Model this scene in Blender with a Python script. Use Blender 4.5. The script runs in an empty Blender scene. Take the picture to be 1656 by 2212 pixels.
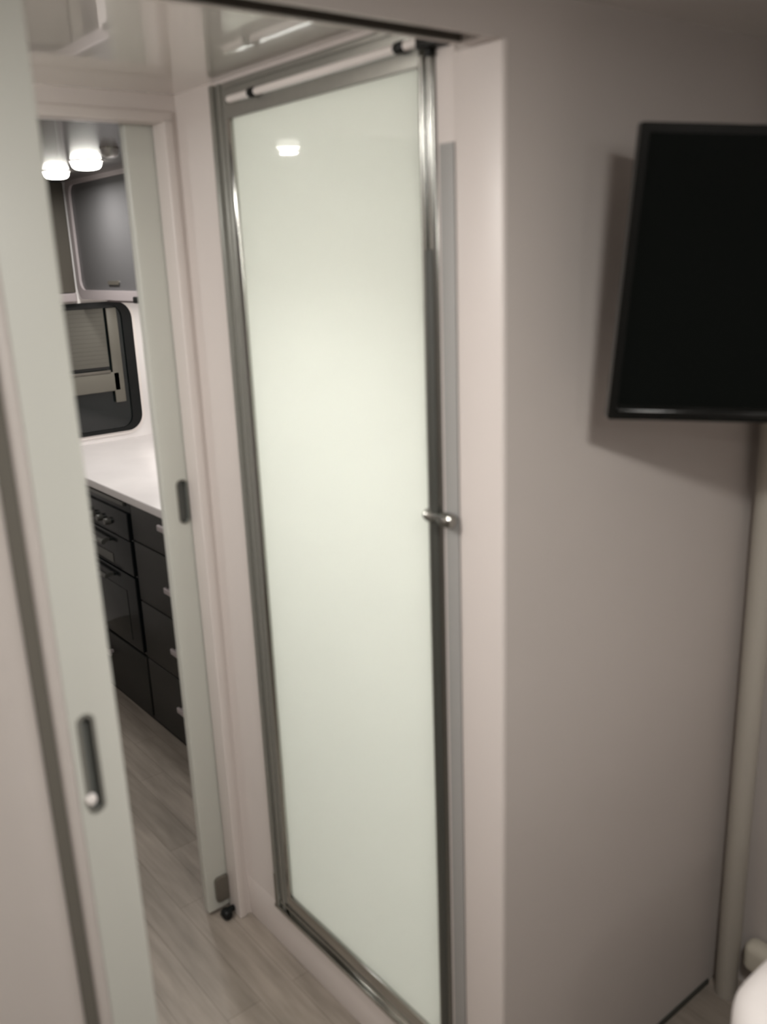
import bpy, bmesh, math
from mathutils import Matrix, Vector

# ------------------------------------------------------------------ camera
COL = bpy.context.scene.collection
R = [[0.7755458809664815, -0.6302420191222512, -0.03638109191093824],
     [-0.20327857412599867, -0.1947539887342655, -0.9595565148407853],
     [0.5976674726110038, 0.751575599128126, -0.27915535276611375]]
camd = bpy.data.cameras.new('camera'); cam = bpy.data.objects.new('camera', camd); COL.objects.link(cam)
right, down, fwd = Vector(R[0]), Vector(R[1]), Vector(R[2])
m = Matrix.Identity(4)
for i in range(3):
    m[i][0] = right[i]; m[i][1] = -down[i]; m[i][2] = -fwd[i]
m[0][3], m[1][3], m[2][3] = 0, 0, 1.6
cam.matrix_world = m
camd.sensor_fit = 'HORIZONTAL'; camd.sensor_width = 36
camd.lens = 36 * 1937.25 / 1656
camd.clip_start = 0.02
camd.dof.use_dof = True
camd.dof.focus_distance = 15.0
camd.dof.aperture_fstop = camd.lens / 1000 / 0.0080
bpy.context.scene.camera = cam

# ------------------------------------------------------------------ world, exposure, lights
w = bpy.data.worlds.new('world'); bpy.context.scene.world = w; w.use_nodes = True
w.node_tree.nodes['Background'].inputs[0].default_value = (0.02, 0.025, 0.035, 1)
w.node_tree.nodes['Background'].inputs[1].default_value = 0.5
vs = bpy.context.scene.view_settings
vs.view_transform = 'Standard'; vs.look = 'None'; vs.exposure = 0.0; vs.gamma = 1; vs.use_curve_mapping = False
STRIP_W = 1.8
WARM = (1.0, 0.975, 0.935)
BED_W, SHOWER_W, KITCHEN_W, ENSUITE_W, BED2_W = 10.0, 15.2, 3.0, 7.5, 4.0

CEIL = 1.906          # ceiling height
WY0, WY1 = 0.849, 0.935   # bedroom / ensuite partition
XS = 0.893            # plane of the shower door
Y2, Y2B = 1.727, 1.775    # ensuite / kitchen partition
YE = 3.71             # kitchen end wall
XL, XR, XK = -0.75, 1.61, 1.75
OPZ = 1.846           # head of the bedroom opening
OP2Z = 1.858
OP2L, OP2R = 0.12, 0.866


# ------------------------------------------------------------------ materials
def mat(name, col, rough=0.5, metal=0.0, spec=0.5, coat=0.0, noise=0.0, scale=20, bump=0.0, emit=None, estr=0.0, aniso=0):
    M = bpy.data.materials.new(name); M.use_nodes = True
    nt = M.node_tree; b = nt.nodes['Principled BSDF']
    b.inputs['Base Color'].default_value = (*col, 1)
    b.inputs['Roughness'].default_value = rough
    b.inputs['Metallic'].default_value = metal
    b.inputs['Specular IOR Level'].default_value = spec
    b.inputs['Coat Weight'].default_value = coat
    b.inputs['Coat Roughness'].default_value = 0.03
    if emit:
        b.inputs['Emission Color'].default_value = (*emit, 1)
        b.inputs['Emission Strength'].default_value = estr
    if noise or bump:
        tc = nt.nodes.new('ShaderNodeTexCoord')
        n = nt.nodes.new('ShaderNodeTexNoise'); n.inputs['Scale'].default_value = scale; n.inputs['Detail'].default_value = 5
        nt.links.new(tc.outputs['Object'], n.inputs['Vector'])
        if noise:
            r = nt.nodes.new('ShaderNodeValToRGB')
            r.color_ramp.elements[0].position = 0.3; r.color_ramp.elements[1].position = 0.7
            r.color_ramp.elements[0].color = (*[c * (1 - noise) for c in col], 1)
            r.color_ramp.elements[1].color = (*[min(1, c * (1 + noise)) for c in col], 1)
            nt.links.new(n.outputs['Fac'], r.inputs['Fac']); nt.links.new(r.outputs['Color'], b.inputs['Base Color'])
        if bump:
            bp = nt.nodes.new('ShaderNodeBump'); bp.inputs['Strength'].default_value = bump; bp.inputs['Distance'].default_value = 0.002
            nt.links.new(n.outputs['Fac'], bp.inputs['Height']); nt.links.new(bp.outputs['Normal'], b.inputs['Normal'])
    return M


M_WALL = mat('wall_laminate', (0.55, 0.505, 0.475), 0.42, noise=0.015, scale=3)
M_TRIM = mat('painted_trim', (0.76, 0.70, 0.67), 0.38)
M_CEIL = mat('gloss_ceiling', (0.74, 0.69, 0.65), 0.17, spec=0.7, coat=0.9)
M_KCEIL_SHADED = mat('kitchen_ceiling_shaded', (0.13, 0.12, 0.115), 0.25, spec=0.5, coat=0.15)  # same pale ceiling, the kitchen's dimness put into a darker base colour
M_DOOR = mat('pale_door_laminate', (0.61, 0.615, 0.565), 0.35, noise=0.01, scale=2)
M_KWALL = mat('kitchen_wall', (0.88, 0.85, 0.84), 0.35)
M_CHROME = mat('polished_metal', (0.50, 0.50, 0.47), 0.17, metal=1.0, noise=0.02, scale=60)
M_ALU = mat('brushed_aluminium', (0.33, 0.33, 0.30), 0.36, metal=0.5, noise=0.03, scale=80)
M_BLACK = mat('black_plastic', (0.009, 0.010, 0.010), 0.35, spec=0.2)
M_WHITEP = mat('white_plastic', (0.92, 0.87, 0.84), 0.4)
M_GREYSTRIP = mat('plain_grey', (0.36, 0.355, 0.345), 0.5)
M_DARKSTRIP = mat('dark_strip', (0.05, 0.052, 0.045), 0.5)  # for the post's dark reflection and the shadow gap at the floor
M_TVB = mat('gloss_black_bezel', (0.006, 0.0065, 0.006), 0.15, spec=0.3)
M_SCREEN = mat('dark_screen', (0.0045, 0.0055, 0.005), 0.15, spec=0.06)
M_CAB = mat('charcoal_cabinet', (0.021, 0.021, 0.019), 0.4, spec=0.25, noise=0.05, scale=8)
M_OVEN = mat('black_oven_enamel', (0.006, 0.008, 0.009), 0.2, spec=0.35)
M_OVENBAR = mat('grey_oven_bar', (0.14, 0.14, 0.13), 0.35, metal=0.5)
M_LOCKER = mat('grey_gloss_locker', (0.11, 0.108, 0.111), 0.3, spec=0.4)
M_LOCKF = mat('pale_locker_frame', (0.40, 0.355, 0.36), 0.4)
M_BROWN = mat('dark_brown_panel', (0.10, 0.09, 0.075), 0.4)
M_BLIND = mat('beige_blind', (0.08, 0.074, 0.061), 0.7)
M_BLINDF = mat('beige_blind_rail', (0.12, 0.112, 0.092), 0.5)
M_NIGHT = mat('night_window_glass', (0.008, 0.011, 0.011), 0.08)
M_STONE = mat('white_benchtop', (0.80, 0.76, 0.755), 0.25, noise=0.05, scale=5)
M_BED = mat('white_cotton', (0.86, 0.82, 0.80), 0.85, bump=0.4, scale=40)
M_SHOWER = mat('shower_lining', (0.93, 0.93, 0.91), 0.4)
M_LENS = mat('lamp_lens', (1, 1, 1), 0.4, emit=(1.0, 0.97, 0.88), estr=14)
M_LATCH = mat('bronze_latch', (0.17, 0.155, 0.13), 0.35, metal=0.4)
M_BEIGE = mat('beige_ledge', (0.62, 0.58, 0.49), 0.5)
M_POST = mat('beige_corner_cover', (0.47, 0.44, 0.385), 0.45)
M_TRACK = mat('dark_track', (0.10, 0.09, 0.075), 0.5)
M_SATIN = mat('satin_chrome', (0.80, 0.80, 0.80), 0.3, metal=0.6)
M_RECESS = mat('handle_recess', (0.12, 0.125, 0.115), 0.4)
M_GAPSHADE = mat('gap_shade', (0.13, 0.12, 0.10), 0.8)
M_DCHROME = mat('dark_polished_metal', (0.30, 0.30, 0.28), 0.2, metal=1.0)


def milky():
    M = bpy.data.materials.new('milky_glass'); M.use_nodes = True
    nt = M.node_tree; nt.nodes.clear()
    out = nt.nodes.new('ShaderNodeOutputMaterial')
    tr = nt.nodes.new('ShaderNodeBsdfTranslucent'); tr.inputs[0].default_value = (0.94, 0.945, 0.885, 1)
    df = nt.nodes.new('ShaderNodeBsdfDiffuse'); df.inputs[0].default_value = (0.81, 0.82, 0.77, 1)
    gl = nt.nodes.new('ShaderNodeBsdfGlossy'); gl.inputs[1].default_value = 0.03
    fr = nt.nodes.new('ShaderNodeFresnel'); fr.inputs[0].default_value = 1.5
    m1 = nt.nodes.new('ShaderNodeMixShader'); m1.inputs[0].default_value = 0.45
    m2 = nt.nodes.new('ShaderNodeMixShader')
    nt.links.new(tr.outputs[0], m1.inputs[1]); nt.links.new(df.outputs[0], m1.inputs[2])
    nt.links.new(fr.outputs[0], m2.inputs[0]); nt.links.new(m1.outputs[0], m2.inputs[1]); nt.links.new(gl.outputs[0], m2.inputs[2])
    nt.links.new(m2.outputs[0], out.inputs[0])
    return M


M_MILK = milky()


def floor_mat():
    M = bpy.data.materials.new('oak_vinyl_planks'); M.use_nodes = True
    nt = M.node_tree; b = nt.nodes['Principled BSDF']; L = nt.links.new
    tc = nt.nodes.new('ShaderNodeTexCoord')
    mp = nt.nodes.new('ShaderNodeMapping'); mp.inputs['Rotation'].default_value = (0, 0, math.pi / 2)
    L(tc.outputs['Object'], mp.inputs['Vector'])
    br = nt.nodes.new('ShaderNodeTexBrick')
    br.inputs['Scale'].default_value = 1.0
    br.inputs['Brick Width'].default_value = 0.62; br.inputs['Row Height'].default_value = 0.085
    br.inputs['Mortar Size'].default_value = 0.0008; br.offset = 0.37
    br.inputs['Color1'].default_value = (0.27, 0.238, 0.205, 1)
    br.inputs['Color2'].default_value = (0.33, 0.29, 0.252, 1)
    br.inputs['Mortar'].default_value = (0.17, 0.148, 0.126, 1)
    L(mp.outputs[0], br.inputs['Vector'])
    mp2 = nt.nodes.new('ShaderNodeMapping'); mp2.inputs['Scale'].default_value = (26, 2.4, 1)
    L(tc.outputs['Object'], mp2.inputs['Vector'])
    n = nt.nodes.new('ShaderNodeTexNoise'); n.inputs['Scale'].default_value = 1.6; n.inputs['Detail'].default_value = 7; n.inputs['Roughness'].default_value = 0.6
    L(mp2.outputs[0], n.inputs['Vector'])
    r = nt.nodes.new('ShaderNodeValToRGB')
    r.color_ramp.elements[0].position = 0.3; r.color_ramp.elements[0].color = (0.68, 0.67, 0.65, 1)
    r.color_ramp.elements[1].position = 0.72; r.color_ramp.elements[1].color = (1.12, 1.1, 1.08, 1)
    L(n.outputs['Fac'], r.inputs['Fac'])
    mx = nt.nodes.new('ShaderNodeMix'); mx.data_type = 'RGBA'; mx.blend_type = 'MULTIPLY'; mx.inputs[0].default_value = 1
    L(br.outputs['Color'], mx.inputs[6]); L(r.outputs[0], mx.inputs[7]); L(mx.outputs[2], b.inputs['Base Color'])
    b.inputs['Roughness'].default_value = 0.42
    bp = nt.nodes.new('ShaderNodeBump'); bp.inputs['Strength'].default_value = 0.15; bp.inputs['Distance'].default_value = 0.001
    L(n.outputs['Fac'], bp.inputs['Height']); L(bp.outputs[0], b.inputs['Normal'])
    return M


M_FLOOR = floor_mat()


# ------------------------------------------------------------------ helpers
def thing(name, label, cat, loc=(0, 0, 0), group=None):
    o = bpy.data.objects.new(name, None); COL.objects.link(o)
    o.location = loc; o.empty_display_size = 0.05
    o['label'] = label; o['category'] = cat
    if group: o['group'] = group
    return o


def tag(o, label, cat, group=None):
    o['label'] = label; o['category'] = cat
    if group: o['group'] = group
    return o


def root_loc(p):
    v = Vector((0, 0, 0))
    while p is not None:
        v += p.location; p = p.parent
    return v


def obj(name, bm, m_, parent=None, smooth=False, local=False, origin=None):
    me = bpy.data.meshes.new(name)
    bmesh.ops.recalc_face_normals(bm, faces=bm.faces)
    off = Vector((0, 0, 0)) if local else root_loc(parent)
    o = bpy.data.objects.new(name, me)
    if parent is None and origin is not None:
        off = Vector(origin); o.location = off
    bmesh.ops.translate(bm, verts=bm.verts, vec=-off)
    bm.to_mesh(me); bm.free()
    me.materials.append(m_)
    if smooth:
        for p in me.polygons: p.use_smooth = True
        try:
            me.set_sharp_from_angle(angle=math.radians(40))
        except Exception: pass
    COL.objects.link(o); o.parent = parent
    return o


def struct(o):
    o['kind'] = 'structure'; return o


def add_box(bm, x, y, z, bev=0.0, seg=3):
    g = bmesh.ops.create_cube(bm, size=1)
    vs_ = g['verts']
    for v in vs_:
        v.co.x = x[0] if v.co.x < 0 else x[1]
        v.co.y = y[0] if v.co.y < 0 else y[1]
        v.co.z = z[0] if v.co.z < 0 else z[1]
    if bev:
        es = list({e for v in vs_ for e in v.link_edges})
        bmesh.ops.bevel(bm, geom=es, offset=bev, segments=seg, affect='EDGES', profile=0.5)


def box(name, m_, x, y, z, parent=None, bev=0.0, seg=3, local=False, origin=None):
    bm = bmesh.new(); add_box(bm, x, y, z, bev, seg)
    return obj(name, bm, m_, parent, smooth=bev > 0, local=local, origin=origin)


def rr(w, h, r, n=8):
    pts = []
    for cx_, cy_, a0 in ((w/2-r, h/2-r, 0), (-w/2+r, h/2-r, 90), (-w/2+r, -h/2+r, 180), (w/2-r, -h/2+r, 270)):
        for k in range(n + 1):
            a = math.radians(a0 + 90*k/n); pts.append((cx_ + r*math.cos(a), cy_ + r*math.sin(a)))
    return pts


def slab(bm, pts, f0, f1, to3):
    """prism of outline pts from depth f0 to f1; to3(u,v,d)->xyz"""
    a = [bm.verts.new(to3(u, v, f0)) for u, v in pts]
    b = [bm.verts.new(to3(u, v, f1)) for u, v in pts]
    bm.faces.new(a[::-1]); bm.faces.new(b)
    n = len(pts)
    for i in range(n): bm.faces.new((a[i], a[(i+1) % n], b[(i+1) % n], b[i]))


def ring(bm, outer, inner, f0, f1, to3):
    L = [[bm.verts.new(to3(u, v, f)) for u, v in P] for P, f in ((outer, f0), (outer, f1), (inner, f1), (inner, f0))]
    n = len(outer)
    for k in range(4):
        A, B = L[k], L[(k+1) % 4]
        for i in range(n): bm.faces.new((A[i], A[(i+1) % n], B[(i+1) % n], B[i]))


def lathe(bm, prof, c, axis='z', n=32):
    """prof: list of (r, h) ; revolve about axis through c"""
    c = Vector(c)
    def P(r, h, a):
        u, v = r*math.cos(a), r*math.sin(a)
        return c + {'z': Vector((u, v, h)), 'x': Vector((h, u, v)), 'y': Vector((u, h, v))}[axis]
    rows = []
    for r, h in prof:
        if r < 1e-6: rows.append([bm.verts.new(P(0, h, 0))])
        else: rows.append([bm.verts.new(P(r, h, 2*math.pi*i/n)) for i in range(n)])
    for A, B in zip(rows, rows[1:]):
        for i in range(n):
            j = (i+1) % n
            if len(A) == 1: bm.faces.new((A[0], B[i], B[j]))
            elif len(B) == 1: bm.faces.new((A[i], A[j], B[0]))
            else: bm.faces.new((A[i], A[j], B[j], B[i]))


def lath(name, m_, prof, c, axis='z', parent=None, n=32, local=False, origin=None):
    bm = bmesh.new(); lathe(bm, prof, c, axis, n)
    return obj(name, bm, m_, parent, smooth=True, local=local, origin=origin)


def rod(name, m_, r, c, h0, h1, axis, parent=None, n=20, rnd=None, local=False, origin=None):
    rnd = r*0.25 if rnd is None else rnd
    pr = [(0, h0), (r-rnd, h0), (r-rnd*.3, h0+rnd*.3), (r, h0+rnd), (r, h1-rnd), (r-rnd*.3, h1-rnd*.3), (r-rnd, h1), (0, h1)]
    return lath(name, m_, pr, c, axis, parent, n, local, origin)


def lamp(name, loc, power, size, parent, col=WARM, spread=180, point=False):
    if point:
        l = bpy.data.lights.new(name, 'POINT'); l.shadow_soft_size = size/2
    else:
        l = bpy.data.lights.new(name, 'AREA'); l.shape = 'DISK'; l.size = size; l.spread = math.radians(spread)
    l.energy = power; l.color = col
    o = bpy.data.objects.new(name, l); COL.objects.link(o)
    o.parent = parent; o.location = Vector(loc) - (parent.location if parent else Vector((0, 0, 0)))
    return o


# ================================================================== STRUCTURE
struct(box('floor', M_FLOOR, (XL-.1, XK+.1), (-2.1, YE+.1), (-0.04, 0)))
struct(box('ceiling_bedroom', M_CEIL, (XL-.1, XK+.1), (-2.1, Y2B), (CEIL, CEIL+.05)))
struct(box('ceiling_kitchen', M_KCEIL_SHADED, (XL-.1, XK+.1), (Y2B, YE+.1), (CEIL, CEIL+.05)))
struct(box('wall_left', M_WALL, (XL-.05, XL), (-2.1, YE+.1), (0, CEIL)))
struct(box('wall_back', M_WALL, (XL, XR), (-2.1, -2.05), (0, CEIL)))
struct(box('wall_right', M_WALL, (XR, XR+.05), (-2.1, WY0), (0, CEIL)))
struct(box('wall_kitchen_side', M_KWALL, (XK, XK+.05), (Y2B, YE+.1), (0, CEIL)))
struct(box('wall_kitchen_end', M_KWALL, (XL, XK), (YE, YE+.05), (0, CEIL)))

# bedroom partition: right part with the header, track slot under the header
bm = bmesh.new()
add_box(bm, (XS, XR), (WY0, WY1), (0, CEIL))
struct(obj('wall_front', bm, M_WALL))
HX0 = 0.25
bm = bmesh.new()
SL0, SL1 = WY0+.007, WY0+.046
SX = 0.862
HY1 = 0.904
add_box(bm, (HX0-1.0, XS), (WY0, SL0), (OPZ, CEIL))
add_box(bm, (HX0-1.0, XS), (SL1, HY1), (OPZ, CEIL))
add_box(bm, (SX, XS), (SL0, SL1), (OPZ, CEIL))
add_box(bm, (HX0-1.0, SX), (SL0, SL1), (OPZ+.035, CEIL))
struct(obj('wall_header', bm, M_WALL))
bm = bmesh.new()
add_box(bm, (0.31, SX), (SL0, SL0+.002), (OPZ+.001, OPZ+.035)); add_box(bm, (0.31, SX), (SL1-.002, SL1), (OPZ+.001, OPZ+.035)); add_box(bm, (0.31, SX), (SL0, SL1), (OPZ+.031, OPZ+.035))
struct(obj('trim_9', bm, M_TRACK))
# left part: two skins with the pocket between them and a rounded edge lipping
bm = bmesh.new()
wp = [(XL, WY0-.016)] + [(0.180+.045*math.sin(a), WY0+.005-.021*math.cos(a)) for a in [math.radians(9*k) for k in range(11)]] + [(XL, WY0+.005)]
slab(bm, wp, 0, OPZ, lambda u, v, d: (u, v, d))
struct(obj('wall_front_left', bm, M_WALL, smooth=True))
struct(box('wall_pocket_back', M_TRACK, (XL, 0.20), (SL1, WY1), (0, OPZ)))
struct(box('trim_1', M_WALL, (0.240, 0.2545), (WY0+.001, WY0+.0068), (0, OPZ), bev=0.004))
struct(box('gap_shade_strip', M_GAPSHADE, (0.2255, 0.2395), (WY0+.003, WY0+.0066), (0, OPZ)))  # dark strip coloured as the shadow in the gap beside the door
# reveal trim at the right of the opening
struct(box('trim_2', M_TRIM, (XS-.006, XS+.004), (WY0-.003, WY1-.002), (0, OPZ), bev=0.003))
# dark strip standing in for the thin shadow gap at floor of the bedroom wall
struct(box('shadow_gap_front', M_DARKSTRIP, (XS+.01, XR-.06), (WY0-.004, WY0), (0, 0.012)))

# ensuite side: hob, fascia beside shower, shower cubicle
struct(box('trim_3', M_TRIM, (XS, XS+.03), (WY1, Y2), (0, 0.118), bev=0.003))            # hob under the shower door
struct(box('trim_4', M_TRIM, (XS, XS+.03), (1.578, Y2), (0.118, CEIL)))                   # fascia beside the shower door
struct(box('trim_5', M_TRIM, (XS-.002, XS+.03), (WY1, 0.972), (0.118, CEIL)))             # fascia near the bedroom
struct(box('trim_6', M_TRIM, (XS+.002, XS+.03), (0.972, 1.578), (1.898, CEIL)))           # over the shower frame
struct(box('wall_shower_side', M_SHOWER, (1.68, XK), (WY1, Y2), (0, CEIL)))
struct(box('wall_shower_near', M_SHOWER, (XS+.03, 1.68), (WY1, WY1+.01), (0, CEIL)))
struct(box('wall_shower_far', M_SHOWER, (XS+.03, 1.68), (Y2-.01, Y2), (0, CEIL)))
struct(box('floor_shower', M_SHOWER, (XS+.03, 1.68), (WY1+.01, Y2-.01), (0, 0.09)))
struct(box('ceiling_shower', M_SHOWER, (XS+.03, 1.68), (WY1+.01, Y2-.01), (CEIL-.012, CEIL)))

# ensuite / kitchen partition with its opening
struct(box('wall_ensuite_end', M_TRIM, (OP2R, XK), (Y2, Y2B), (0, CEIL), bev=0.0))
struct(box('wall_ensuite_header', M_TRIM, (XL, OP2R), (Y2, Y2B), (OP2Z, CEIL)))
struct(box('wall_ensuite_left', M_TRIM, (XL, OP2L), (Y2, Y2B), (0, OP2Z)))
struct(box('trim_7', M_TRIM, (OP2R-.004, OP2R+.016), (Y2-.005, Y2B), (0, OP2Z+.004), bev=0.003))
struct(box('trim_8', M_TRIM, (OP2L, OP2R+.016), (Y2-.005, Y2B), (OP2Z-.003, OP2Z+.018), bev=0.003))

# ================================================================== SHOWER SCREEN
sh = thing('shower_screen', 'tall milky glass shower door in a polished metal frame, lit from behind', 'shower door', (XS, 1.27, 0.118))
def rail_profile(name, m_, x, y, z, parent, along, ribs):
    bm = bmesh.new()
    add_box(bm, x, y, z, 0.0015, 2)
    for r0, r1, d in ribs:
        if along == 'z': add_box(bm, (x[0]-d, x[0]+.004), (r0, r1), z, 0.0012, 2)
        else: add_box(bm, (x[0]-d, x[0]+.004), y, (r0, r1), 0.0012, 2)
    return obj(name, bm, m_, parent, smooth=True)
fx = (XS-.004, XS+.028)
rail_profile('frame_jamb', M_ALU, fx, (1.526, 1.578), (0.118, 1.898), sh, 'z', ((1.562, 1.576, .006), (1.540, 1.552, .003)))
rail_profile('frame_head', M_ALU, fx, (0.972, 1.526), (1.872, 1.898), sh, 'y', ((1.888, 1.897, .004),))
rail_profile('frame_sill', M_CHROME, fx, (0.972, 1.578), (0.119, 0.150), sh, 'y', ((0.120, 0.129, .009), (0.139, 0.146, .004)))
# near post: round-nosed stile with its dark reflection added as a strip
bm = bmesh.new()
add_box(bm, fx, (0.972, 1.002), (0.118, 1.872), 0.0015, 2)
lathe(bm, [(0, 0.12), (.0065, 0.12), (.0065, 1.85), (0, 1.85)], (XS-.004, 0.9800, 0), 'z', 20)
lathe(bm, [(0, 0.12), (.0060, 0.12), (.0060, 1.85), (0, 1.85)], (XS-.004, 0.9965, 0), 'z', 20)
obj('hinge_post', bm, M_DCHROME, sh, smooth=True)
box('dark_reflection', M_DARKSTRIP, (XS-.0125, XS-.003), (0.976, 0.9925), (0.12, 1.60), sh, bev=0.001)
# moving leaf
box('door_head_rail', M_ALU, (XS-.006, XS+.010), (1.002, 1.526), (1.838, 1.862), sh, bev=0.001)
box('door_bottom_rail', M_CHROME, (XS-.007, XS+.010), (1.002, 1.526), (0.150, 0.182), sh, bev=0.002)
box('door_stile', M_CHROME, (XS-.006, XS+.010), (1.512, 1.526), (0.182, 1.838), sh, bev=0.001)
box('glass_pane', M_MILK, (XS+.000, XS+.005), (1.002, 1.513), (0.182, 1.839), sh)
# white support bar with black clips
rod('support_bar', M_WHITEP, 0.0062, (XS-.014, 0, 1.866), 0.990, 1.500, 'y', sh, n=16, rnd=.003)
for yy in (1.418, 1.030):
    bm = bmesh.new()
    lathe(bm, [(0, yy-.011), (.0058, yy-.011), (.0080, yy-.007), (.0080, yy+.007), (.0058, yy+.011), (0, yy+.011)], (XS-.0145, 0, 1.866), 'y', 16)
    add_box(bm, (XS-.014, XS+.004), (yy-.006, yy+.006), (1.861, 1.871), .001)
    obj('bar_clip', bm, M_BLACK, sh, smooth=True)
bm = bmesh.new()
add_box(bm, (XS-.026, XS+.004), (0.944, 0.987), (1.855, 1.869), .002)
add_box(bm, (XS-.014, XS), (0.972, 0.985), (1.846, 1.860), .003)
obj('end_bracket', bm, M_BLACK, sh, smooth=True)
# latch at near stile
bm = bmesh.new()
lathe(bm, [(0, -.046), (.008, -.048), (.0115, -.045), (.012, -.036), (.0112, -.028), (.008, -.023), (.0062, -.018), (.0062, .004), (.0085, .010), (0, .010)], (XS-.0175, 0.984, 1.209), 'y', 24)
add_box(bm, (XS-.016, XS), (0.985, 1.002), (1.196, 1.216), .003)
obj('latch_knob', bm, M_DCHROME, sh, smooth=True)
rod('corner_block', M_LATCH, 0.006, (XS-.006, 1.572, 0), 0.118, 0.215, 'z', sh, n=12)

# plain grey strip beside the post
tag(box('grey_strip', M_GREYSTRIP, (XS-.0045, XS-.002), (0.937, 0.966), (0.118, 1.737), bev=.0008, origin=(XS, .95, .118)),
    'grey vertical strip between shower door post and pale opening trim', 'strip')

# ================================================================== SLIDING DOORS
def cup_handle(parent, x, y, z, w_, h_, out=0.0015, depth=.009):
    """flush pull: rim ring, dark recessed cup"""
    to3 = lambda u, v, d: (x+u, y-d, z+v)
    bm = bmesh.new()
    ring(bm, rr(w_+.006, h_+.006, (w_+.006)/2*.98), rr(w_-.002, h_-.002, (w_-.002)/2*.98), -.001, out, to3)
    o = obj('flush_handle', bm, M_ALU, parent, smooth=True)
    bm = bmesh.new()
    a = rr(w_-.002, h_-.002, (w_-.002)/2*.98); b_ = rr(w_-.006, h_-.006, (w_-.006)/2*.98)
    A = [bm.verts.new(to3(u, v, out)) for u, v in a]; B = [bm.verts.new(to3(u, v, -depth)) for u, v in b_]
    for i in range(len(A)): bm.faces.new((A[i], A[(i+1) % len(A)], B[(i+1) % len(A)], B[i]))
    bm.faces.new(B)
    c = obj('cup', bm, M_RECESS, o); c.location = (0, 0, 0)
    return o


def door_leaf(name, parent, x, y, z, hx, hz, hw, hh):
    """leaf with a real hole for the cup"""
    bm = bmesh.new()
    add_box(bm, x, y, z, 0.003, 3)
    o = obj(name, bm, M_DOOR, parent, smooth=True)
    c = bmesh.new(); slab(c, rr(hw, hh, hw/2*.98), -.010, .01, lambda u, v, d: (hx+u, y[0]-d, hz+v))
    bmesh.ops.recalc_face_normals(c, faces=c.faces)
    me = bpy.data.meshes.new('cut'); bmesh.ops.translate(c, verts=c.verts, vec=-root_loc(parent)); c.to_mesh(me); c.free()
    co = bpy.data.objects.new('cut', me); COL.objects.link(co); co.parent = parent
    md = o.modifiers.new('b', 'BOOLEAN'); md.object = co; md.operation = 'DIFFERENCE'; md.solver = 'EXACT'
    dg = bpy.context.evaluated_depsgraph_get(); dg.update()
    nm = bpy.data.meshes.new_from_object(o.evaluated_get(dg))
    o.modifiers.clear(); o.data = nm
    bpy.data.objects.remove(co)
    for p in o.data.polygons: p.use_smooth = True
    o.data.set_sharp_from_angle(angle=math.radians(30))
    return o


d1y = (SL0+.001, SL0+.025)
d1 = thing('sliding_door', 'pale sliding door edge at left, nearest the viewer, with long slim flush handle', 'sliding door', (0.0, d1y[0], 0.008))
door_leaf('door_panel', d1, (-.38, 0.309), d1y, (0.008, OPZ+.028), 0.2735, 1.090, .0135, .112)
cup_handle(d1, 0.2735, d1y[0], 1.090, .0135, .112, depth=.0085)
bm = bmesh.new(); lathe(bm, [(0, -.006), (.004, -.0055), (.0062, -.003), (.0066, 0), (.0066, .001)], (0.2675, d1y[0], 1.050), 'y', 20)
obj('thumb_latch', bm, M_WHITEP, d1, smooth=True)

d2y = (Y2B+.004, Y2B+.029)
d2 = thing('sliding_door', 'pale sliding door half open into the kitchen doorway, beside the shower', 'sliding door', (1.0, d2y[0], 0.012))
door_leaf('door_panel', d2, (0.805, 1.45), d2y, (0.012, OP2Z+.030), 0.8490, 1.083, .0235, .098)
cup_handle(d2, 0.8490, d2y[0], 1.083, .0235, .098)
bm = bmesh.new(); slab(bm, rr(.040, .068, .010), -.002, .010, lambda u, v, d: (0.8465+u, d2y[0]-d, .071+v))
obj('floor_latch', bm, M_LATCH, d2, smooth=True)
bm = bmesh.new()
lathe(bm, [(0, -.016), (.010, -.016), (.013, -.012), (.013, .006), (.010, .010), (0, .010)], (0.838, 1.752, .0135), 'y', 24)
add_box(bm, (0.838, 0.862), (1.745, 1.757), (.012, .026), .003)
tag(obj('door_roller', bm, M_BLACK, None, smooth=True, origin=(.845, 1.752, 0)), 'small black roller guide on the floor under the farther sliding door', 'door guide')

# ================================================================== TELEVISION
tv = thing('television', 'black flat screen television tilted out from the grey wall on a bracket', 'television')
wd = Vector((0.77022326, -0.63491249, -0.06035115)).normalized()
dn = Vector((0.00685564, 0.10346925, -0.99460903)); dn = (dn - wd*dn.dot(wd)).normalized()
up = -dn; yy = up.cross(wd).normalized()
TW, TH = 0.665, 0.380
tl = Vector((1.00922907, 0.72728987, 1.74256114))
mt = Matrix.Identity(4)
for i in range(3): mt[i][0] = wd[i]; mt[i][1] = yy[i]; mt[i][2] = up[i]
mt.translation = tl + dn*TH + wd*TW/2
tv.matrix_world = mt
bm = bmesh.new(); to3 = lambda u, v, d: (u, d, TH/2+v)
def rect(w_, h_, r): return rr(w_, h_, r, 4)
ring(bm, rect(TW, TH, .004), [(u, v+.004) for u, v in rect(TW-.024, TH-.032, .001)], 0, .016, to3)
obj('bezel', bm, M_TVB, tv, smooth=True, local=True)
bm = bmesh.new(); slab(bm, rect(TW-.02, TH-.022, .002), .002, .008, to3)
obj('screen', bm, M_SCREEN, tv, local=True)
bm = bmesh.new()
a = rect(TW-.004, TH-.004, .004); b2 = [(u*.72, v*.66) for u, v in rect(TW, TH, .02)]
A = [bm.verts.new(to3(u, v, .012)) for u, v in a]; B = [bm.verts.new(to3(u, v, .034)) for u, v in b2]
for i in range(len(A)): bm.faces.new((A[i], A[(i+1) % len(A)], B[(i+1) % len(A)], B[i]))
bm.faces.new(B); bm.faces.new(A[::-1])
obj('back_shell', bm, M_BLACK, tv, local=True)
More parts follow.
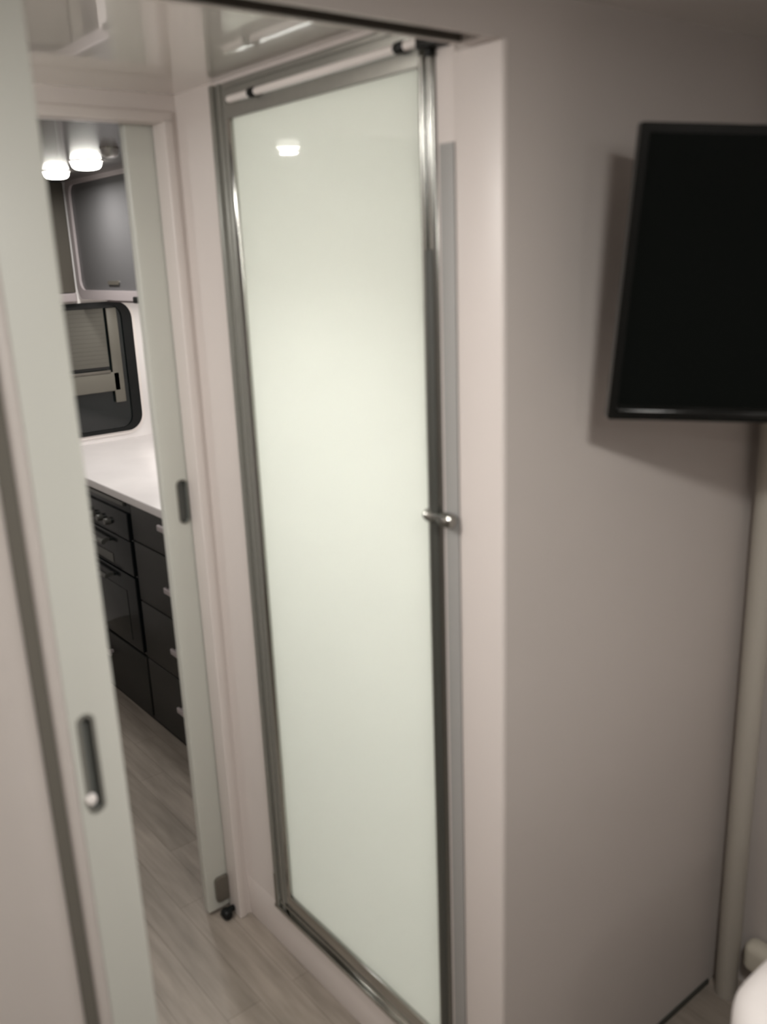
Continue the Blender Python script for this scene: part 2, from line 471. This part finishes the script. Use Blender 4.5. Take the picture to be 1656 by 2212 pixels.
rod('lower_trim', M_TVB, .0045, (0, -.0005, .0125), -TW/2+.012, TW/2-.012, 'x', tv, n=16, local=True)
bm = bmesh.new(); add_box(bm, (-.06, .06), (.033, .045), (TH/2-.06, TH/2+.06), .003)
obj('mount_plate', bm, M_BLACK, tv, local=True)
# swing arm to the wall (built in world space, then made local)
inv = mt.inverted()
pa = inv @ Vector((1.335, WY0, 1.55)); pb = Vector((0, .045, TH/2))
bm = bmesh.new()
dvec = pa - pb; Lh = dvec.length
q = dvec.to_track_quat('Z', 'Y')
tmp = bmesh.new(); add_box(tmp, (-.012, .012), (-.02, .02), (0, Lh-.006), .003)
bmesh.ops.transform(tmp, matrix=Matrix.Translation(pb) @ q.to_matrix().to_4x4(), verts=tmp.verts)
obj('swing_arm', tmp, M_BLACK, tv, local=True)
tmp = bmesh.new(); add_box(tmp, (1.30, 1.37), (WY0-.012, WY0-.0002), (1.49, 1.61), .003)
bmesh.ops.transform(tmp, matrix=inv, verts=tmp.verts)
obj('wall_plate', tmp, M_BLACK, tv, local=True)
bm.free()

# ================================================================== CORNER POST, LEDGE, BED
tag(rod('corner_cover', M_POST, 0.023, (1.556, 0.808, 0), 0.0, CEIL, 'z', None, n=32, rnd=.001, origin=(1.556, .808, 0)),
    'beige round vertical cover running floor to ceiling in the corner right of the television', 'pipe cover')
tag(box('ledge', M_BEIGE, (1.562, XR-.002), (0.515, 0.785), (0.074, 0.148), bev=.02, seg=5, origin=(XR, .45, .112)),
    'small pale rounded ledge low on the side wall behind the bed corner', 'ledge')

bed = thing('bed', 'white covered bed, only its rounded corner showing at bottom right', 'bed', (1.25, -.4, 0))
box('bed_base', M_BROWN, (1.00, XR-.01), (-1.6, .36), (0, .30), bed, bev=.01)
bm = bmesh.new()
g = bmesh.ops.create_cube(bm, size=1)
x0, x1, y0_, y1_ = 0.905, XR-.004, -1.7, 0.502
for v in bm.verts:
    v.co.x = x0 if v.co.x < 0 else x1; v.co.y = y0_ if v.co.y < 0 else y1_; v.co.z = .22 if v.co.z < 0 else .63
ve = [e for e in bm.edges if abs(e.verts[0].co.x-x0) < 1e-5 and abs(e.verts[1].co.x-x0) < 1e-5 and abs(e.verts[0].co.z-e.verts[1].co.z) > .1]
bmesh.ops.bevel(bm, geom=ve, offset=.11, segments=10, affect='EDGES', profile=.5)
te = [e for e in bm.edges if e.verts[0].co.z > .6 and e.verts[1].co.z > .6 and len(e.link_faces) == 2 and any(abs(f.normal.z) < .3 for f in e.link_faces)]
bm.normal_update()
te = [e for e in bm.edges if e.verts[0].co.z > .6 and e.verts[1].co.z > .6 and any(abs(f.normal.z) < .3 for f in e.link_faces)]
bmesh.ops.bevel(bm, geom=te, offset=.05, segments=6, affect='EDGES', profile=.5)
bmesh.ops.subdivide_edges(bm, edges=[e for e in bm.edges if e.calc_length() > .12], cuts=12, use_grid_fill=True)
bmesh.ops.triangulate(bm, faces=[f for f in bm.faces if len(f.verts) > 4])
for v in bm.verts:
    s = math.sin(v.co.x*30 + v.co.y*46) * .5 + math.sin(v.co.x*61 - v.co.y*22 + v.co.z*18)*.5
    v.co.z += .003*s
    if v.co.x < XR-.02: v.co.x += .002*s
obj('bed_cover', bm, M_BED, bed, smooth=True)

# ================================================================== LIGHT FITTINGS
def downlight(x, y, label, power=0, r=.037, group=None, size=.05, spread=180, lit=True, z=CEIL, name='downlight', drop=.016, col=WARM, point=False, side=0):
    t = thing(name, label, 'ceiling light', (x, y, z), group)
    lath('bezel', M_CHROME if not lit else M_WHITEP, [(r*.9, -drop*.12), (r*1.03, -drop*.12), (r*1.05, 0), (r*.9, 0), (r*.9, -drop*.12)], (x, y, z), 'z', t, n=36)
    lath('lens', M_LENS if lit else M_SATIN, [(r*.96, -drop*.1), (r*.92, -drop*.45), (r*.86, -drop*.72), (r*.74, -drop*.92), (r*.5, -drop*1.03), (0, -drop*1.1)], (x, y, z), 'z', t, n=36)
    if power: lamp('lamp', (x, y, z-drop*1.3-(size/2 if point else 0)), power, size, t, spread=spread, col=col, point=point)
    if side: lamp('side_lamp', (x, y, z-drop*1.3-size/2), side, size, t, col=col, point=True)
    return t


KG = None
downlight(1.209, 3.258, 'bright round ceiling light in the kitchen, farther left of two', KITCHEN_W, r=.046, drop=.026)
downlight(1.183, 2.920, 'bright round ceiling light in the kitchen, larger and nearer of two', KITCHEN_W, r=.050, drop=.026)
downlight(0.216, 2.356, 'round ceiling light seen only as white spot reflected in shower glass', KITCHEN_W, r=.036)
downlight(1.115, 2.575, 'small unlit chrome fitting on the kitchen ceiling beside the farther sliding door', r=.026, lit=False, name='ceiling_fitting', drop=.026)
downlight(0.42, 0.0, 'large round ceiling light above the bedroom floor in front of the television', BED_W, r=.11, size=.16, spread=180, side=2.6)
downlight(0.30, -1.20, 'round ceiling light at the back of the bedroom', BED2_W, r=.045, point=True)
downlight(-0.10, 1.33, 'round ceiling light in the ensuite passage, hidden behind the near sliding door', ENSUITE_W, r=.036, side=8.0)
downlight(1.45, 1.28, 'round ceiling light inside the shower behind the milky glass', SHOWER_W, r=.12, size=.24, z=CEIL-.012, spread=120, col=(.94, .97, 1))

# ================================================================== KITCHEN
BX = 1.144; BZ = .858
bench = thing('kitchen_cabinet', 'charcoal kitchen base cabinet with drawers under the white benchtop', 'cabinet', (1.45, 2.9, 0))
bm = bmesh.new()
add_box(bm, (BX+.004, XK-.005), (1.95, 2.785), (0, .828))
add_box(bm, (BX+.004, XK-.005), (2.785, 3.40), (0, .262))
add_box(bm, (BX+.004, XK-.005), (3.40, YE-.005), (0, .828))
obj('body', bm, M_CAB, bench)
for z0, z1, hz in ((.700, .824, .800), (.485, .695, .592), (.270, .480, .381), (.03, .265, .170)):
    d = box('drawer', M_CAB, (BX-.012, BX+.004), (2.05, 2.775), (z0, z1), bench, bev=.002)
    bm = bmesh.new()
    add_box(bm, (BX-.036, BX-.026), (2.25, 2.53), (hz-.010, hz+.010), .003)
    for py in (2.27, 2.515): add_box(bm, (BX-.028, BX-.010), (py-.006, py+.006), (hz-.006, hz+.006), .001)
    obj('handle', bm, M_LOCKF, d, smooth=True)
d = box('drawer', M_CAB, (BX-.012, BX+.004), (2.795, 3.39), (.03, .258), bench, bev=.002)
bm = bmesh.new()
add_box(bm, (BX-.036, BX-.026), (3.075, 3.30), (.176, .192), .003)
for py in (3.10, 3.28): add_box(bm, (BX-.028, BX-.010), (py-.006, py+.006), (.178, .190), .001)
obj('handle', bm, M_LOCKF, d, smooth=True)
d = box('cabinet_door', M_CAB, (BX-.012, BX+.004), (3.41, YE-.005), (.03, .824), bench, bev=.002)
bm = bmesh.new(); add_box(bm, (BX-.022, XK), (1.95, YE-.001), (.829, BZ), .003)
tag(obj('benchtop', bm, M_STONE, None, smooth=True, origin=(1.45, 2.8, .829)), 'white kitchen benchtop over the charcoal cabinets', 'benchtop')

ov = thing('oven', 'black built-in oven with grill, knobs and bar handles, under the benchtop', 'oven', (1.4, 3.1, .264))
box('oven_body', M_OVEN, (BX-.006, 1.70), (2.79, 3.395), (.266, .826), ov, bev=.002)
box('vent_trim', M_OVENBAR, (BX-.016, BX-.005), (2.83, 3.36), (.806, .820), ov, bev=.002)
box('control_panel', M_OVEN, (BX-.018, BX-.005), (2.80, 3.385), (.690, .785), ov, bev=.003)
for k in range(5):
    kb = lath('knob', M_OVENBAR, [(.013, .0), (.012, -.018), (.009, -.021), (0, -.021)], (BX-.018, 2.955+.068*k, .730), 'x', ov, n=20)
gd = box('grill_door', M_OVEN, (BX-.016, BX-.005), (2.80, 3.385), (.560, .684), ov, bev=.003)
bm = bmesh.new(); rodp = [(0, 2.965), (.009, 2.965), (.009, 3.31), (0, 3.31)]
lathe(bm, rodp, (BX-.045, 0, .655), 'y', 16)
for py in (2.99, 3.29): add_box(bm, (BX-.045, BX-.012), (py-.006, py+.006), (.649, .661), .001)
obj('bar_handle', bm, M_OVENBAR, gd, smooth=True)
box('grill_window', M_OVENBAR, (BX-.0185, BX-.012), (2.965, 3.30), (.572, .606), gd, bev=.001)
od = box('oven_door', M_OVEN, (BX-.016, BX-.005), (2.80, 3.385), (.275, .552), ov, bev=.003)
bm = bmesh.new(); lathe(bm, [(0, 2.975), (.009, 2.975), (.009, 3.31), (0, 3.31)], (BX-.045, 0, .525), 'y', 16)
for py in (2.99, 3.29): add_box(bm, (BX-.045, BX-.012), (py-.006, py+.006), (.519, .531), .001)
obj('bar_handle', bm, M_OVENBAR, od, smooth=True)
box('door_glass', M_NIGHT, (BX-.018, BX-.012), (2.88, 3.33), (.30, .49), od, bev=.001)

# overhead locker on the kitchen side wall, grey door in a pale rounded frame
LX = 1.40
lk = thing('overhead_locker', 'grey gloss overhead locker in a pale rounded frame above the benchtop', 'cupboard', (1.575, 3.1, 1.455))
box('locker_box', M_LOCKF, (LX+.012, XK-.003), (2.25, YE-.04), (1.458, CEIL-.002), lk, bev=.008)
yc, zc, lw, lh = 3.18, 1.692, .94, .415
tl3 = lambda u, v, d: (LX-d, yc+u, zc+v)
bm = bmesh.new(); ring(bm, rr(lw+.045, lh+.05, .055), rr(lw-.02, lh-.02, .04), -.014, .012, tl3)
obj('locker_frame', bm, M_LOCKF, lk, smooth=True)
bm = bmesh.new(); slab(bm, rr(lw-.016, lh-.016, .04), -.012, .002, tl3)
ld = obj('locker_door', bm, M_LOCKER, lk)
bm = bmesh.new(); slab(bm, rr(.10, .014, .0065), .001, .007, lambda u, v, d: (LX-d, 3.32+u, 1.523+v))
obj('finger_pull', bm, M_BROWN, ld, smooth=True)
box('corner_latch', M_BLACK, (LX-.016, LX+.01), (3.085, 3.145), (1.452, 1.476), lk, bev=.006)

el = thing('overhead_locker', 'dark brown overhead locker on the far kitchen wall above the window', 'cupboard', (1.0, YE-.14, 1.47))
box('locker_box', M_BROWN, (.55, 1.384), (YE-.03, YE), (1.485, CEIL-.002), el, bev=.003)
box('bottom_rail', M_LOCKF, (.55, 1.384), (YE-.036, YE), (1.448, 1.483), el, bev=.006)

# far window with blind
wn = struct(thing('window_1', 'x', 'x', (1.29, YE, 1.165)))
del wn['label'], wn['category']
wx0, wx1, wz0, wz1 = .98, 1.615, .893, 1.440
wc, wz, ww, wh = (wx0+wx1)/2, (wz0+wz1)/2, wx1-wx0, wz1-wz0
t3 = lambda u, v, d: (wc+u, YE-d, wz+v)
bm = bmesh.new(); ring(bm, rr(ww, wh, .07), rr(ww-.085, wh-.03, .05), -.004, .012, t3)
obj('window_frame', bm, M_BLACK, wn, smooth=True)
bm = bmesh.new(); slab(bm, rr(ww-.08, wh-.025, .05), .0002, .003, t3)
obj('window_glass', bm, M_NIGHT, wn)
bm = bmesh.new(); ring(bm, rr(ww+.03, wh+.03, .085), rr(ww-.004, wh-.004, .07), -.001, .005, t3)
obj('window_surround', bm, M_WHITEP, wn, smooth=True)
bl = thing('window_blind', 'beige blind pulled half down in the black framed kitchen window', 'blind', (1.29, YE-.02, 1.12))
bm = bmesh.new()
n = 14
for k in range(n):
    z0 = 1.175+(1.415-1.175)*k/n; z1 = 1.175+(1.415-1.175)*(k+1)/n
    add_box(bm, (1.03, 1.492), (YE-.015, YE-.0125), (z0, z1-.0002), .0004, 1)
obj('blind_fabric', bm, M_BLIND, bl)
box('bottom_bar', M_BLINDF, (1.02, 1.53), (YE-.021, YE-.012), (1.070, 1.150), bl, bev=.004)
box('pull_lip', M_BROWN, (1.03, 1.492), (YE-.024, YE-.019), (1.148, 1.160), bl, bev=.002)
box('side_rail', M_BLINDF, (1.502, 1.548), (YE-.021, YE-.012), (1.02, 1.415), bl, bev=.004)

# light strip under the locker, shining on the benchtop and the end wall
ls = thing('light_strip', 'slim light strip under the overhead locker above the benchtop', 'strip light', (1.50, 3.15, 1.458))
bm = bmesh.new()
add_box(bm, (1.484, 1.512), (2.50, 3.62), (1.453, 1.4578)); add_box(bm, (1.484, 1.487), (2.50, 3.62), (1.443, 1.4535))
obj('strip_housing', bm, M_LOCKF, ls)
box('strip_lens', M_LENS, (1.490, 1.509), (2.51, 3.61), (1.4500, 1.4530), ls)
for yy_ in (2.65, 2.95, 3.25, 3.52): lamp('lamp', (1.50, yy_, 1.444), STRIP_W/4, .02, ls)
